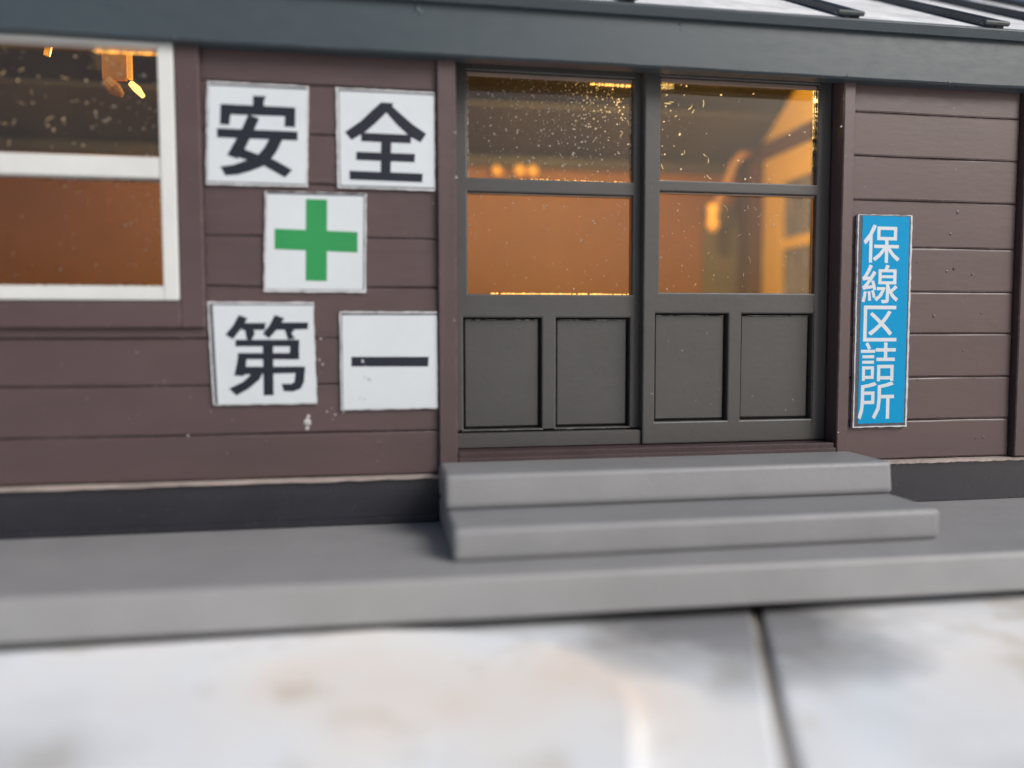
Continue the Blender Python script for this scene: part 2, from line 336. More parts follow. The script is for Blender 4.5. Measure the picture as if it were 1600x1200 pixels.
KANJI = {"保":[[[452,726],[824,726],[824,542],[452,542],[380,793],[380,474],[598,474],[598,350],[306,350],[306,281],[554,281],[429,131],[277,23],[305,-5],[329,-36],[474,78],[598,232],[598,-80],[673,-80],[673,235],[791,79],[928,-38],[953,-7],[981,22],[837,131],[718,281],[954,281],[954,350],[673,350],[673,474],[899,474],[899,793],[277,837],[166,618],[23,441],[46,404],[65,367],[120,427],[173,496],[173,-77],[245,-77],[245,607],[300,709],[347,815]],[[33,43,32],[33,42,43],[5,0,4],[0,31,4],[0,1,31],[1,30,31],[5,3,0],[2,30,1],[33,41,42],[34,41,33],[34,38,41],[38,40,41],[5,2,3],[5,30,2],[34,37,38],[39,40,38],[6,30,5],[7,29,6],[29,30,6],[7,28,29],[35,37,34],[35,36,37],[9,7,8],[9,28,7],[9,27,28],[9,26,27],[10,26,9],[11,16,10],[16,25,10],[25,26,10],[16,19,25],[19,24,25],[16,18,19],[20,24,19],[11,15,16],[17,18,16],[12,15,11],[20,23,24],[21,22,20],[22,23,20],[12,13,15],[13,14,15]]],"線":[[[84,197],[65,71],[35,-40],[66,-50],[94,-62],[123,53],[145,186],[523,530],[837,530],[837,441],[523,441],[523,674],[837,674],[837,587],[523,587],[275,208],[303,123],[322,43],[377,61],[356,139],[327,223],[885,345],[833,288],[772,230],[745,287],[724,347],[724,381],[909,381],[909,734],[682,734],[724,823],[641,841],[626,789],[607,734],[453,734],[453,381],[653,381],[653,3],[650,-9],[636,-12],[598,-13],[534,-12],[548,-46],[556,-81],[637,-79],[690,-69],[717,-43],[724,3],[724,192],[808,59],[915,-36],[938,-5],[964,23],[875,88],[800,180],[871,237],[941,300],[416,298],[416,235],[547,235],[470,105],[362,20],[385,-5],[405,-32],[542,90],[631,285],[587,300],[575,298],[66,240],[122,256],[314,287],[325,229],[386,247],[364,348],[329,460],[271,446],[287,397],[301,346],[157,327],[275,481],[380,652],[315,690],[279,622],[240,556],[137,547],[217,674],[287,813],[217,842],[147,686],[89,590],[61,552],[35,535],[49,499],[59,466],[95,475],[198,490],[149,420],[115,378],[75,333],[41,311],[55,274],[182,189],[197,77],[204,-27],[263,-16],[254,87],[238,198]],[[88,86,87],[32,30,31],[32,29,30],[88,85,86],[33,29,32],[35,11,34],[11,33,34],[11,29,33],[11,28,29],[11,12,28],[12,27,28],[82,80,81],[89,85,88],[35,14,11],[13,27,12],[89,84,85],[82,79,80],[83,79,82],[90,84,89],[35,7,14],[7,13,14],[7,8,13],[8,27,13],[84,79,83],[91,84,90],[91,79,84],[92,95,91],[95,79,91],[35,10,7],[9,27,8],[93,94,92],[94,95,92],[96,79,95],[96,78,79],[75,73,74],[76,73,75],[35,9,10],[35,27,9],[97,78,96],[77,73,76],[36,27,35],[37,26,36],[26,27,36],[37,25,26],[98,78,97],[77,72,73],[37,24,25],[78,70,77],[70,72,77],[22,56,21],[99,78,98],[99,70,78],[100,70,99],[67,65,66],[22,55,56],[58,67,57],[58,65,67],[23,55,22],[37,48,24],[48,23,24],[100,69,70],[71,72,70],[58,59,65],[59,64,65],[68,69,100],[23,54,55],[60,64,59],[48,54,23],[15,19,20],[16,19,15],[37,47,48],[49,54,48],[49,53,54],[16,18,19],[17,18,16],[61,64,60],[61,62,64],[62,63,64],[49,52,53],[50,51,49],[51,52,49],[38,47,37],[38,46,47],[39,46,38],[42,40,41],[40,46,39],[42,46,40],[42,45,46],[43,45,42],[43,44,45],[101,105,106],[102,105,101],[102,104,105],[103,104,102],[1,6,0],[1,5,6],[2,5,1],[2,3,5],[3,4,5]]],"区":[[[927,786],[97,786],[97,-50],[952,-50],[952,22],[171,22],[171,713],[927,713],[259,585],[381,482],[505,369],[370,249],[226,149],[258,121],[286,92],[425,196],[558,319],[679,198],[772,92],[833,147],[734,253],[609,374],[712,501],[802,637],[731,665],[650,540],[555,422],[432,530],[313,629]],[[2,6,1],[6,0,1],[6,7,0],[2,5,6],[25,23,24],[25,22,23],[8,27,28],[9,27,8],[26,22,25],[9,26,27],[26,21,22],[10,26,9],[10,21,26],[10,20,21],[11,16,10],[16,20,10],[11,15,16],[17,20,16],[17,19,20],[12,15,11],[18,19,17],[12,13,15],[13,14,15],[2,4,5],[2,3,4]]],"詰":[[[90,273],[90,-67],[156,-67],[156,-19],[390,-19],[390,273],[156,210],[324,210],[324,44],[156,44],[91,538],[91,478],[388,478],[388,538],[91,406],[91,347],[387,347],[387,406],[47,670],[47,608],[409,608],[409,670],[161,814],[203,746],[236,680],[297,715],[263,778],[219,844],[657,841],[657,706],[436,706],[436,636],[657,636],[657,478],[463,478],[463,409],[941,409],[941,478],[734,478],[734,636],[960,636],[960,706],[734,706],[734,841],[489,304],[489,-79],[560,-79],[560,-36],[842,-36],[842,-75],[915,-75],[915,304],[560,32],[560,236],[842,236],[842,32]],[[11,13,10],[11,12,13],[15,17,14],[15,16,17],[19,21,18],[19,20,21],[22,26,27],[23,26,22],[23,25,26],[24,25,23],[29,43,28],[29,42,43],[31,29,30],[31,42,29],[31,41,42],[31,40,41],[32,40,31],[33,39,32],[39,40,32],[33,38,39],[35,33,34],[35,38,33],[35,37,38],[35,36,37],[45,53,44],[53,51,44],[53,54,51],[54,50,51],[45,52,53],[55,50,54],[45,47,52],[47,55,52],[47,48,55],[48,50,55],[45,46,47],[49,50,48],[1,6,0],[6,5,0],[6,7,5],[7,4,5],[1,9,6],[8,4,7],[1,3,9],[3,8,9],[3,4,8],[1,2,3]]],"所":[[[534,739],[534,406],[514,181],[404,-32],[435,-55],[462,-82],[585,154],[611,406],[611,429],[766,429],[766,-77],[841,-77],[841,429],[958,429],[958,501],[611,501],[611,684],[786,717],[939,764],[888,828],[727,776],[172,361],[172,391],[172,521],[370,521],[370,361],[441,819],[285,772],[98,741],[98,391],[88,176],[29,-34],[61,-56],[90,-82],[150,97],[170,293],[442,293],[442,589],[172,589],[172,685],[342,713],[489,756]],[[20,18,19],[27,41,26],[0,18,20],[28,41,27],[0,17,18],[28,40,41],[29,39,28],[39,40,28],[1,16,0],[16,17,0],[29,38,39],[1,15,16],[29,23,38],[23,37,38],[23,24,37],[24,36,37],[29,22,23],[25,36,24],[1,8,15],[8,14,15],[8,13,14],[1,7,8],[9,13,8],[10,12,9],[12,13,9],[10,11,12],[2,7,1],[2,6,7],[30,22,29],[30,21,22],[30,35,21],[35,25,21],[35,36,25],[30,34,35],[3,6,2],[31,34,30],[3,4,6],[4,5,6],[31,32,34],[32,33,34]]]}

# ------------------------------------------------------------------ table: white boards with joints
ta = math.radians(22.3)
along = Vector((-math.sin(ta), -math.cos(ta), 0)); across = Vector((math.cos(ta), -math.sin(ta), 0))
bm = bmesh.new(); box(bm, -700, 700, -700, 700, -22, -15.05)
table = link('tabletop', bm, 'joint', None, kind='structure')
J0 = Vector((1.6, -11.7, 0))
edges = [0.0]
for w_ in (560,): edges.append(edges[-1] + w_)
left_edges = [0.0]
for w_ in (560,): left_edges.append(left_edges[-1] - w_)
def board(s0, s1, g0, g1):
    bm = bmesh.new()
    box(bm, s0 + g0, s1 - g1, -600, 600, -16.5, -14.75, 0.25, 2)
    c0 = J0
    for v in bm.verts:
        s, t, z = v.co
        v.co = Vector((c0.x, c0.y, 0)) + across * s + along * t + Vector((0, 0, z))
    bmesh.ops.recalc_face_normals(bm, faces=bm.faces)
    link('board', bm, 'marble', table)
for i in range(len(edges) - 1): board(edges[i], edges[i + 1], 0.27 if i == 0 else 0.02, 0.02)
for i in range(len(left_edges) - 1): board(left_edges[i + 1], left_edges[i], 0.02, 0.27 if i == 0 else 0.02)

# thin white sheet with a rounded corner lying under the left part of the platform
corner = [(-17.7, -11.9), (-14.6, -12.6), (-11.8, -13.9), (-10.2, -15.1), (-9.0, -16.5), (-8.4, -18.2), (-8.3, -20.0), (-8.6, -22.2), (-9.8, -26), (-14, -38), (-28, -70), (-160, -70), (-160, -11.3)]
bm = bmesh.new()
tp = [bm.verts.new((x, y, -14.12)) for x, y in corner]; bt = [bm.verts.new((x, y, -14.74)) for x, y in corner]
bm.faces.new(list(reversed(tp))); bm.faces.new(bt)
for i in range(len(tp)): bm.faces.new((tp[i], tp[(i + 1) % len(tp)], bt[(i + 1) % len(tp)], bt[i]))
bmesh.ops.recalc_face_normals(bm, faces=bm.faces)
bmesh.ops.bevel(bm, geom=[e for e in bm.edges if abs(e.verts[0].co.z - e.verts[1].co.z) < 1e-4 and e.verts[0].co.z > -14.4], offset=0.05, segments=2, affect='EDGES')
sh = thing('white_tile', 'thin glossy white tile with a rounded corner on the table below the steps', 'tile', (-60, -40, -14.74))
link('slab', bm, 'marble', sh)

# ------------------------------------------------------------------ grey platform
pf = thing('platform', 'long flat grey painted platform board carrying the brown model building', 'platform', (-14, 20, -14.7))
def yfront(x): return -11.3 - (x + 40) * 0.020 if x < -14 else -11.82 - (x + 14) * 0.022
bm = bmesh.new()
xs = [-70, -40, -14, 5, 28, 50]
def xsec(x):
    f = yfront(x)
    return [(f + 0.10, -13.98), (f, -13.88), (f - 0.02, -12.05), (f + 0.06, -11.88), (f + 0.25, -11.82), (62, -11.82), (62, -13.98)]
rings = [[bm.verts.new((x, y, z)) for y, z in xsec(x)] for x in xs]
for r0, r1 in zip(rings, rings[1:]):
    for i in range(len(r0)): bm.faces.new((r0[i], r1[i], r1[(i + 1) % len(r0)], r0[(i + 1) % len(r0)]))
bm.faces.new(rings[0]); bm.faces.new(list(reversed(rings[-1])))
bmesh.ops.recalc_face_normals(bm, faces=bm.faces)
link('deck', bm, 'concrete', pf)
bm = bmesh.new(); box(bm, -68, 48, -10.9, 60, -14.115, -13.99)
link('underside_board', bm, 'plinth', pf)

# ------------------------------------------------------------------ two-tier door step
st = thing('door_step', 'two-tier grey door step in front of the sliding doors on the platform', 'step', (0, -4.7, -11.82))
B('lower_step', 'step', st, -14.1, 14.0, -9.4, -0.15, -11.81, -10.03, 0.42, seg=4, smooth=False)
bm = bmesh.new(); box(bm, -14.12, 13.95, -5.1, -0.15, -10.02, -8.0, 0.40, 4)
for v in bm.verts:
    if v.co.z > -9 and v.co.y < -3: v.co.y += 0.15
link('upper_step', bm, 'step', st)

# ------------------------------------------------------------------ the building
bld = thing('model_building', 'maroon brown clapboard model railway hut with lit windows and grey sliding doors', 'model building', (-16, 20, -11.82))
X0, X1 = -62.0, 28.6
# foundation with its worn lip, whose pale colour paints in the light it catches
bm = bmesh.new(); box(bm, X0, X1, 0.0, 3.0, -11.81, -8.95, 0.05); link('foundation', bm, 'plinth', bld)
bm = bmesh.new(); box(bm, X0, -14.16, -0.14, -0.003, -11.80, -11.35, 0.05); link('foundation_foot', bm, 'plinth', bld)
for xa, xb in ((X0, -14.1), (13.97, X1)):
    bm = bmesh.new()
    n = 60; vs = []
    for i in range(n + 1):
        x = xa + (xb - xa) * i / n; t = RNG.uniform(-0.035, 0.035); u = RNG.uniform(-0.03, 0.03)
        vs.append([bm.verts.new(q) for q in ((x, 0.6, -9.0 + t), (x, -0.28 + u, -9.0 + t), (x, -0.30 + u, -8.80 + t * .5), (x, 0.6, -8.72))])
    for a_, b_ in zip(vs, vs[1:]):
        for k in range(4): bm.faces.new((a_[k], b_[k], b_[(k + 1) % 4], a_[(k + 1) % 4]))
    bmesh.ops.recalc_face_normals(bm, faces=bm.faces)
    link('bottom_lip', bm, 'lip', bld)

# sheathing behind the boards (openings for window and doors left free)
for q in ((X0, -53.2, -8.7, 18.6), (-53.2, -29.0, -8.7, 1.95), (-29.0, -12.95, -8.7, 18.6), (12.95, X1, -8.7, 18.6), (-53.2, -29.0, 17.3, 18.6), (-12.95, 12.95, 18.05, 18.6)):
    B('wall_sheet', 'sheath', bld, q[0], q[1], 0.16, 1.1, q[2], q[3], 0)

ZB = [-8.72, -6.01, -3.04, -0.03, 2.87, 5.87, 9.02, 11.95, 14.84, 18.4]
def plank(x0, x1, z0, z1):
    g = 0.042
    bm = bmesh.new()
    # long boards get a few cuts so that their edges wander a little
    n = max(1, int((x1 - x0) / 3)); rows = []
    tz = RNG.uniform(-0.03, 0.03); dy = RNG.uniform(-0.03, 0.02)
    for i in range(n + 1):
        x = x0 + (x1 - x0) * i / n
        ja, jb, jy = (RNG.uniform(-0.018, 0.018) for _ in range(3))
        za, zb = z0 + g + ja, z1 - g + jb
        rows.append([bm.verts.new(q) for q in ((x, 0.16, za), (x, 0.05 + dy, za), (x, dy + jy, za + 0.09), (x, dy + tz + jy, zb - 0.09), (x, 0.05 + dy, zb), (x, 0.16, zb))])
    for a_, b_ in zip(rows, rows[1:]):
        for k in range(6): bm.faces.new((a_[k], b_[k], b_[(k + 1) % 6], a_[(k + 1) % 6]))
    bm.faces.new(rows[0]); bm.faces.new(list(reversed(rows[-1])))
    bmesh.ops.recalc_face_normals(bm, faces=bm.faces)
    link('plank', bm, 'brown', bld)
for i in range(9):
    z0, z1 = ZB[i], ZB[i + 1]
    if i < 3:
        plank(X0 + 1.0, -14.1, z0, z1 if i < 2 else -0.2)
    else:
        plank(-27.72, -14.1, z0, z1)
    plank(13.78, 26.4, z0, z1)
plank(-27.72, -14.1, -0.22, -0.03 + 0.12)

# posts
B('door_post', 'brown', bld, -14.06, -12.9, -0.42, 1.0, -8.2, 18.5, 0.07, 0.015)
B('door_post', 'brown', bld, 12.9, 13.74, -0.42, 1.0, -8.3, 18.5, 0.07, 0.015)
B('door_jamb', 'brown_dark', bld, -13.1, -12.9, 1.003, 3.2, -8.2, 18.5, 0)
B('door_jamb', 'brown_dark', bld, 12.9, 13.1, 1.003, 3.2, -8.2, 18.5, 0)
B('corner_post', 'brown', bld, 26.6, X1, -0.5, 1.0, -8.7, 18.5, 0.07, 0.01)
B('corner_post', 'brown', bld, X0, X0 + 1.4, -0.5, 1.0, -8.7, 18.5, 0.07, 0.01)
# window casing
B('window_casing', 'brown', bld, -29.1, -27.76, -0.50, 0.9, 0.42, 18.5, 0.06, 0.01)
B('window_casing', 'brown', bld, -53.0, -29.11, -0.50, 0.9, 0.42, 1.98, 0.06, 0.01)
B('window_casing', 'brown', bld, -54.6, -53.01, -0.50, 0.9, 0.42, 18.5, 0.06, 0.01)
B('casing_ledge', 'brown', bld, -54.4, -27.8, -0.12, 0.12, -0.16, 0.417, 0.03)
# door sill
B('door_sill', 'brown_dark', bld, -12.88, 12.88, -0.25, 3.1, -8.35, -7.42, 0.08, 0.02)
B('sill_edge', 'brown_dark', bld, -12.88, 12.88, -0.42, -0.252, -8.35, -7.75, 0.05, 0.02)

# white double hung window
def window(parent, xa, xb):
    fr = bmesh.new()
    y0, y1 = -0.62, 0.75
    box(fr, xa, xa + 0.85, y0, y1, 2.0, 17.25, 0.09, 2); box(fr, xb - 0.85, xb, y0, y1, 2.0, 17.25, 0.09, 2)
    box(fr, xa + 0.852, xb - 0.852, y0 + 0.02, y1, 2.0, 2.82, 0.09, 2)
    box(fr, xa + 0.852, xb - 0.852, y0 + 0.02, y1, 16.36, 17.25, 0.09, 2)
    box(fr, xa + 0.852, xb - 0.852, y0 + 0.10, y1, 9.0, 10.2, 0.09, 2)
    f = link('window', fr, 'white', parent, label='ivory white window frame with two lit panes')
    for za, zb in ((2.825, 8.995), (10.205, 16.355)):
        B('pane', 'glass', f, xa + 0.86, xb - 0.86, 0.30, 0.42, za, zb, 0)
    return f
wn1 = window(bld, -41.0, -29.15)
wn2 = window(bld, -53.0, -41.02)

# sliding doors
def door(xa, xb, yf, th, zt, mid, low, panels, pz, glaz, botz):
    """xa..xb leaf, yf front; mid=(z0,z1) rail, low=(z0,z1) rail under the glass, panels=[(x0,x1),..], pz=(z0,z1), glaz=(x0,x1)"""
    fr = bmesh.new(); yb = yf + th; bv = 0.06
    gx0, gx1 = glaz
    px0, px1 = panels[0][0], panels[-1][1]
    def hole(x, z):
        if gx0 < x < gx1 and (low[1] < z < mid[0] or mid[1] < z < 16.78): return True
        return pz[0] < z < low[0] and any(p0 < x < p1 for p0, p1 in panels)
    frame_grid(fr, [xa, gx0, gx1, xb] + [q for p in panels for q in p], [botz, pz[0], low[0], low[1], mid[0], mid[1], 16.78, zt], hole, yf, yb, 0.10)
    o = link('sliding_door', fr, 'door', bld)
    for i, (p0, p1) in enumerate(panels):
        B('panel', 'door', o, p0 + 0.10, p1 - 0.16, yf + 0.34, yb - 0.05, pz[0] + 0.12, low[0] - 0.10, 0.08, 0.02)
        pr = bmesh.new(); x = p0 + 0.12
        while x < p1 - 0.3:          # dried paint ridge along the top edge of the panel
            w_ = RNG.uniform(0.15, 0.5); t_ = RNG.uniform(0.02, 0.07)
            if RNG.random() < 0.75: prism(pr, [(x, low[0] - 0.12), (x + w_, low[0] - 0.12), (x + w_ * .8, low[0] - 0.12 - t_), (x + w_ * .2, low[0] - 0.12 - t_ * .7)], yf + 0.27, yf + 0.36)
            x += w_ * 0.9
        link('paint_ridge', pr, 'ridge', o, kind='stuff')
    B('added_panel_light_seal', 'room_black', o, xa, xb, yb + 0.003, yb + 0.12, botz - 0.35, low[0], 0)  # backing added to keep room light out of the panel gaps
    B('glazing_strip', 'glazing', o, gx0 + 0.01, gx1 - 0.01, yf + 0.20, yf + 0.38, 16.50, 16.775, 0.04, 0.02)
    B('glazing_strip', 'glazing', o, gx0 + 0.01, gx1 - 0.01, yf + 0.20, yf + 0.38, mid[0] - 0.12, mid[0] - 0.004, 0.03, 0.01)
    for z0, z1 in ((low[1] + 0.003, mid[0] - 0.003), (mid[1] + 0.003, 16.777)):
        B('pane', 'glass', o, gx0 + 0.003, gx1 - 0.003, yf + 0.40, yf + 0.50, z0, z1, 0)
    return o
dl = door(-12.88, -0.30, 1.75, 0.75, 18.0, (9.16, 10.06), (1.08, 2.62), [(-12.30, -7.10), (-6.14, -1.05)], (-6.22, 1.08), (-11.98, -0.92), -6.36)
dr = door(-0.40, 12.88, 1.0, 0.7, 18.0, (9.40, 10.13), (1.37, 2.76), [(0.45, 5.62), (6.57, 11.80)], (-5.88, 1.37), (0.70, 11.86), -7.38)
B('kick_board', 'door', bld, -12.86, -0.42, 1.2, 2.6, -7.38, -6.42, 0.05, 0.01)

B('added_leaf_light_seal', 'door', bld, -0.29, -0.05, 1.82, 2.7, -7.4, 18.0, 0)  # strip added to seal light leaking between the door leaves
# fascia board and eave
bm = bmesh.new()
n = 70; rows = []
for i in range(n + 1):
    x = -66 + 116 * i / n; j = RNG.uniform(-0.03, 0.03); k_ = RNG.uniform(-0.03, 0.03)
    rows.append([bm.verts.new(q) for q in ((x, -1.05, 16.6 + j), (x, -1.2, 16.72 + j), (x, -1.22, 19.75 + k_), (x, -1.12, 19.86 + k_), (x, -0.1, 19.86), (x, -0.1, 16.6))])
for a_, b_ in zip(rows, rows[1:]):
    for k in range(6): bm.faces.new((a_[k], b_[k], b_[(k + 1) % 6], a_[(k + 1) % 6]))
bm.faces.new(rows[0]); bm.faces.new(list(reversed(rows[-1])))
bmesh.ops.recalc_face_normals(bm, faces=bm.faces)
fas = link('fascia_board', bm, 'fascia', bld)

fb = bmesh.new(); blobs(fb, [(-15.3, 19.2, .20), (-15.1, 19.0, .13), (1.1, 19.3, .12), (1.15, 19.0, .08), (-31.5, 18.2, .12), (12.6, 16.75, .10), (-28.9, 16.75, .14), (20.0, 16.7, .09)], -1.22, 0.35)
link('paint_lumps', fb, 'fascia', bld, kind='stuff')

# roof
RT = math.tan(math.radians(28.4)); RN = Vector((0, -math.sin(math.radians(28.4)), math.cos(math.radians(28.4))))
RY0, RZ0, RYR = -1.55, 20.15, 20.5
def rz(y): return RZ0 + (y - RY0) * RT
def slope_box(bm, x0, x1, ya, yb, h0, h1, bev=0.0):
    """slab lying on the front roof slope between plan depths ya..yb, heights h0..h1 above it"""
    tmp = bmesh.new(); box(tmp, x0, x1, ya, yb, h0, h1, bev)
    for v in tmp.verts:
        x, y, h = v.co
        v.co = Vector((x, y, rz(y))) + RN * h
    me = bpy.data.meshes.new('tmp'); tmp.to_mesh(me); tmp.free(); bm.from_mesh(me); bpy.data.meshes.remove(me)
    return bm
bm = bmesh.new(); slope_box(bm, -66, 50, RY0, RYR, -0.30, 0.0, 0.06)
roof = link('roof', bm, 'roof', bld)
bm = bmesh.new(); box(bm, -65.9, 49.9, -1.1, -0.35, 19.87, 20.02); box(bm, -65.9, 49.9, -0.345, 0.9, 19.3, 20.42); link('added_eave_light_block', bm, 'seam', bld)  # filler added to stop room light leaking out under the roof
bm = bmesh.new(); slope_box(bm, -66, 50, RY0 - 0.25, RY0 - 0.01, -0.55, 0.10, 0.05); slope_box(bm, -66, 50, RY0 - 0.008, RY0 + 0.35, 0.003, 0.10, 0.02); link('eave_trim', bm, 'fascia', roof)
for x in (-60, -49, -38, -27, -13.5, -2.2, 13.0, 23.6, 31.5, 40.0):
    bm = bmesh.new()
    slope_box(bm, x - 0.35, x + 0.35, RY0 + 0.36, RYR - 0.3, 0.002, 0.55, 0.08)
    slope_box(bm, x - 1.5, x + 0.42, RY0 + 0.0, RY0 + 0.5, 0.245, 0.55, 0.08)
    link('roof_batten', bm, 'seam', roof)
bm = bmesh.new()
yb_, zb_ = 43.2, rz(RYR) - (43.2 - RYR) * RT
v = [bm.verts.new(q) for q in ((-66, RYR + 0.01, rz(RYR)), (34, RYR + 0.01, rz(RYR)), (34, yb_, zb_), (-66, yb_, zb_), (-66, RYR + 0.01, rz(RYR) - 0.35), (34, RYR + 0.01, rz(RYR) - 0.35), (34, yb_, zb_ - 0.35), (-66, yb_, zb_ - 0.35))]
for q in ((0, 1, 2, 3), (7, 6, 5, 4), (0, 4, 5, 1), (1, 5, 6, 2), (2, 6, 7, 3), (3, 7, 4, 0)): bm.faces.new([v[i] for i in q])
bmesh.ops.recalc_face_normals(bm, faces=bm.faces)
link('roof_back_slope', bm, 'room_black', bld)
# lining boards low on the inner back slope
def brz(y): return rz(RYR) - (y - RYR) * RT
bm = bmesh.new()
v = [bm.verts.new(q) for q in ((X0 + 1.3, 34.2, brz(34.2) - 0.8), (26.4, 34.2, brz(34.2) - 0.8), (26.4, 40.9, brz(40.9) - 0.8), (X0 + 1.3, 40.9, brz(40.9) - 0.8),
                               (X0 + 1.3, 34.2, brz(34.2) - 0.4), (26.4, 34.2, brz(34.2) - 0.4), (26.4, 40.9, brz(40.9) - 0.4), (X0 + 1.3, 40.9, brz(40.9) - 0.4))]
for q in ((0, 1, 2, 3), (7, 6, 5, 4), (0, 4, 5, 1), (1, 5, 6, 2), (2, 6, 7, 3), (3, 7, 4, 0)): bm.faces.new([v[i] for i in q])
bmesh.ops.recalc_face_normals(bm, faces=bm.faces)
link('ceiling_lining', bm, 'room_grey', bld)
B('roof_inner_lining', 'room_black', bld, X0 + 1.3, 26.4, -0.05, 1.5, 18.62, 19.3, 0)

# the room inside
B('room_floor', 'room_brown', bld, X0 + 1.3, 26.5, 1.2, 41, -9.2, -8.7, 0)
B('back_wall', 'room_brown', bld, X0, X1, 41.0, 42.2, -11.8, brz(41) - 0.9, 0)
B('wall_plate', 'room_grey', bld, X0 + 1.3, 24.9, 40.3, 40.98, 18.85, brz(41) - 0.95, 0)
# right end wall, gable included, with its window opening
ew = bmesh.new()
def side(pts, x0=26.6, x1=28.0):
    a1 = [ew.verts.new((x0, y, z)) for y, z in pts]; b1 = [ew.verts.new((x1, y, z)) for y, z in pts]
    ew.faces.new(a1); ew.faces.new(list(reversed(b1))); n = len(a1)
    for i in range(n): ew.faces.new((a1[i], b1[i], b1[(i + 1) % n], a1[(i + 1) % n]))
side([(1.2, -11.8), (1.2, 2.0), (40.99, 2.0), (40.99, -11.8)])
side([(1.2, 2.003), (1.2, 16.6), (9.0, 16.6), (9.0, 2.003)]); side([(33.6, 2.003), (33.6, 16.6), (40.99, 16.6), (40.99, 2.003)])
side([(1.2, 16.603), (1.2, 19.9), (RYR, rz(RYR) - 0.5), (40.99, brz(40.99) - 0.5), (40.99, 16.603)])
bmesh.ops.recalc_face_normals(ew, faces=ew.faces)
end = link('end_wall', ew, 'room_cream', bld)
bm = bmesh.new()
box(bm, 26.8, 27.8, 9.0, 33.6, 9.3, 10.5); box(bm, 26.9, 27.7, 20.8, 21.8, 2.0, 9.29); box(bm, 26.9, 27.7, 20.8, 21.8, 10.51, 16.6)
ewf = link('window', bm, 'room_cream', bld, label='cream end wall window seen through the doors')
B('pane', 'far_glass', ewf, 27.1, 27.2, 9.0, 33.6, 2.0, 9.29, 0); B('pane', 'far_glass', ewf, 27.1, 27.2, 9.0, 33.6, 10.51, 16.6, 0)
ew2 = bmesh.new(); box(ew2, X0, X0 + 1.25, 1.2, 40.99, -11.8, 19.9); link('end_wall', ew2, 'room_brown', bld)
B('tie_beam', 'room_post', bld, 25.9, 26.59, 1.3, 40.9, 19.9, 21.6, 0.05)
B('room_post', 'room_post', bld, 25.0, 26.59, 37.6, 40.98, -8.69, 19.89, 0.05)
B('room_door', 'room_door', bld, 20.6, 24.9, 40.5, 40.98, -8.69, 15.0, 0.05)

# lamps of the room
def led(x, y, z, power, r=0.7, mat='led_bright'):
    t = thing('led_lamp', 'x', 'lamp', (x, y, z), 'warm lamps inside the hut')
    bm = bmesh.new(); bmesh.ops.create_icosphere(bm, subdivisions=2, radius=r)
    for v in bm.verts: v.co += Vector((x, y, z))
    link('bulb', bm, mat, t, smooth=True)
    bm = bmesh.new(); tube(bm, [(x, y, z + r * 0.8), (x + 0.3, y + 0.2, z + 3), (x, y + 0.4, rz(y) - 0.4 if y < RYR else brz(y) - 0.4)], 0.16, 8)
    link('wire', bm, 'seam', t)
    if power:
        ld = bpy.data.lights.new('led_light', 'POINT'); ld.energy = power; ld.color = (1.0, 0.68, 0.23); ld.shadow_soft_size = r * 1.6 * MM
        lo = bpy.data.objects.new('led_light', ld); COL.objects.link(lo); lo.parent = t; lo.location = (0, 0, -(r * 2.9) * MM)
    return t
t = led(4.0, 13.0, 22.0, 0.022); t['label'] = 'warm glowing lamp bulb hanging from the roof behind the sliding doors'
t = led(-37.0, 13.5, 22.2, 0.010); t['label'] = 'warm glowing lamp bulb hanging from the roof behind the white window'
t = thing('led_lamp', 'small round amber bulb on back wall, behind the upper left door pane', 'lamp', (-4.3, 40.3, 18.3), 'warm lamps inside the hut')
bm = bmesh.new(); bmesh.ops.create_icosphere(bm, subdivisions=2, radius=0.6)
for v in bm.verts: v.co += Vector((-4.3, 40.1, 18.3))
link('bulb', bm, 'led', t, smooth=True)
t = thing('led_lamp', 'wide double amber bulb on back wall, behind the upper left door pane', 'lamp', (-1.0, 40.3, 18.4), 'warm lamps inside the hut')
bm = bmesh.new()
for dx in (-0.7, 0.8):
    g = bmesh.ops.create_icosphere(bm, subdivisions=2, radius=0.65)
    for v in g['verts']: v.co += Vector((-1.0 + dx, 40.05, 18.4))
link('bulb', bm, 'led', t, smooth=True)
t = thing('hanging_lamp', 'yellow bulb on a bent orange wire seen through the lower right door pane', 'lamp', (19.1, 35, 12.4))
bm = bmesh.new(); tube(bm, [(24.5, 37.0, 20.6), (23.2, 36.4, 20.2), (22.0, 35.8, 19.0), (21.0, 35.4, 16.8), (19.7, 35, 14.3)], 0.45, 10); link('wire', bm, 'amber_plastic', t, smooth=True)
bm = bmesh.new(); tube(bm, [(19.6, 35, 14.3), (19.3, 35, 14.0), (19.2, 35, 13.2), (19.3, 35, 12.0), (19.2, 35, 11.4)], [0.4, 0.75, 0.5, 0.7, 0.3], 12); link('bulb', bm, 'led', t, smooth=True)
t = thing('lamp_holder', 'amber plastic lamp holder with bright yellow tip hanging behind the upper window pane', 'lamp', (-35.2, 10, 17.4))
B('holder_plate', 'amber_plastic', t, -36.2, -34.6, 10.0, 10.3, 17.5, 24.5, 0.05)
B('holder_edge', 'led', t, -34.55, -34.25, 9.9, 10.3, 17.6, 24.0, 0.05)
bm = bmesh.new(); tube(bm, [(-35.9, 10, 17.45), (-35.4, 10, 16.9), (-34.9, 10, 16.5)], [0.35, 0.5, 0.2], 10); link('socket', bm, 'amber_plastic', t)
bm = bmesh.new(); tube(bm, [(-34.3, 9.8, 17.3), (-33.9, 9.8, 16.9), (-33.5, 9.8, 16.4)], [0.2, 0.27, 0.15], 10); link('bulb', bm, 'led_bright', t)
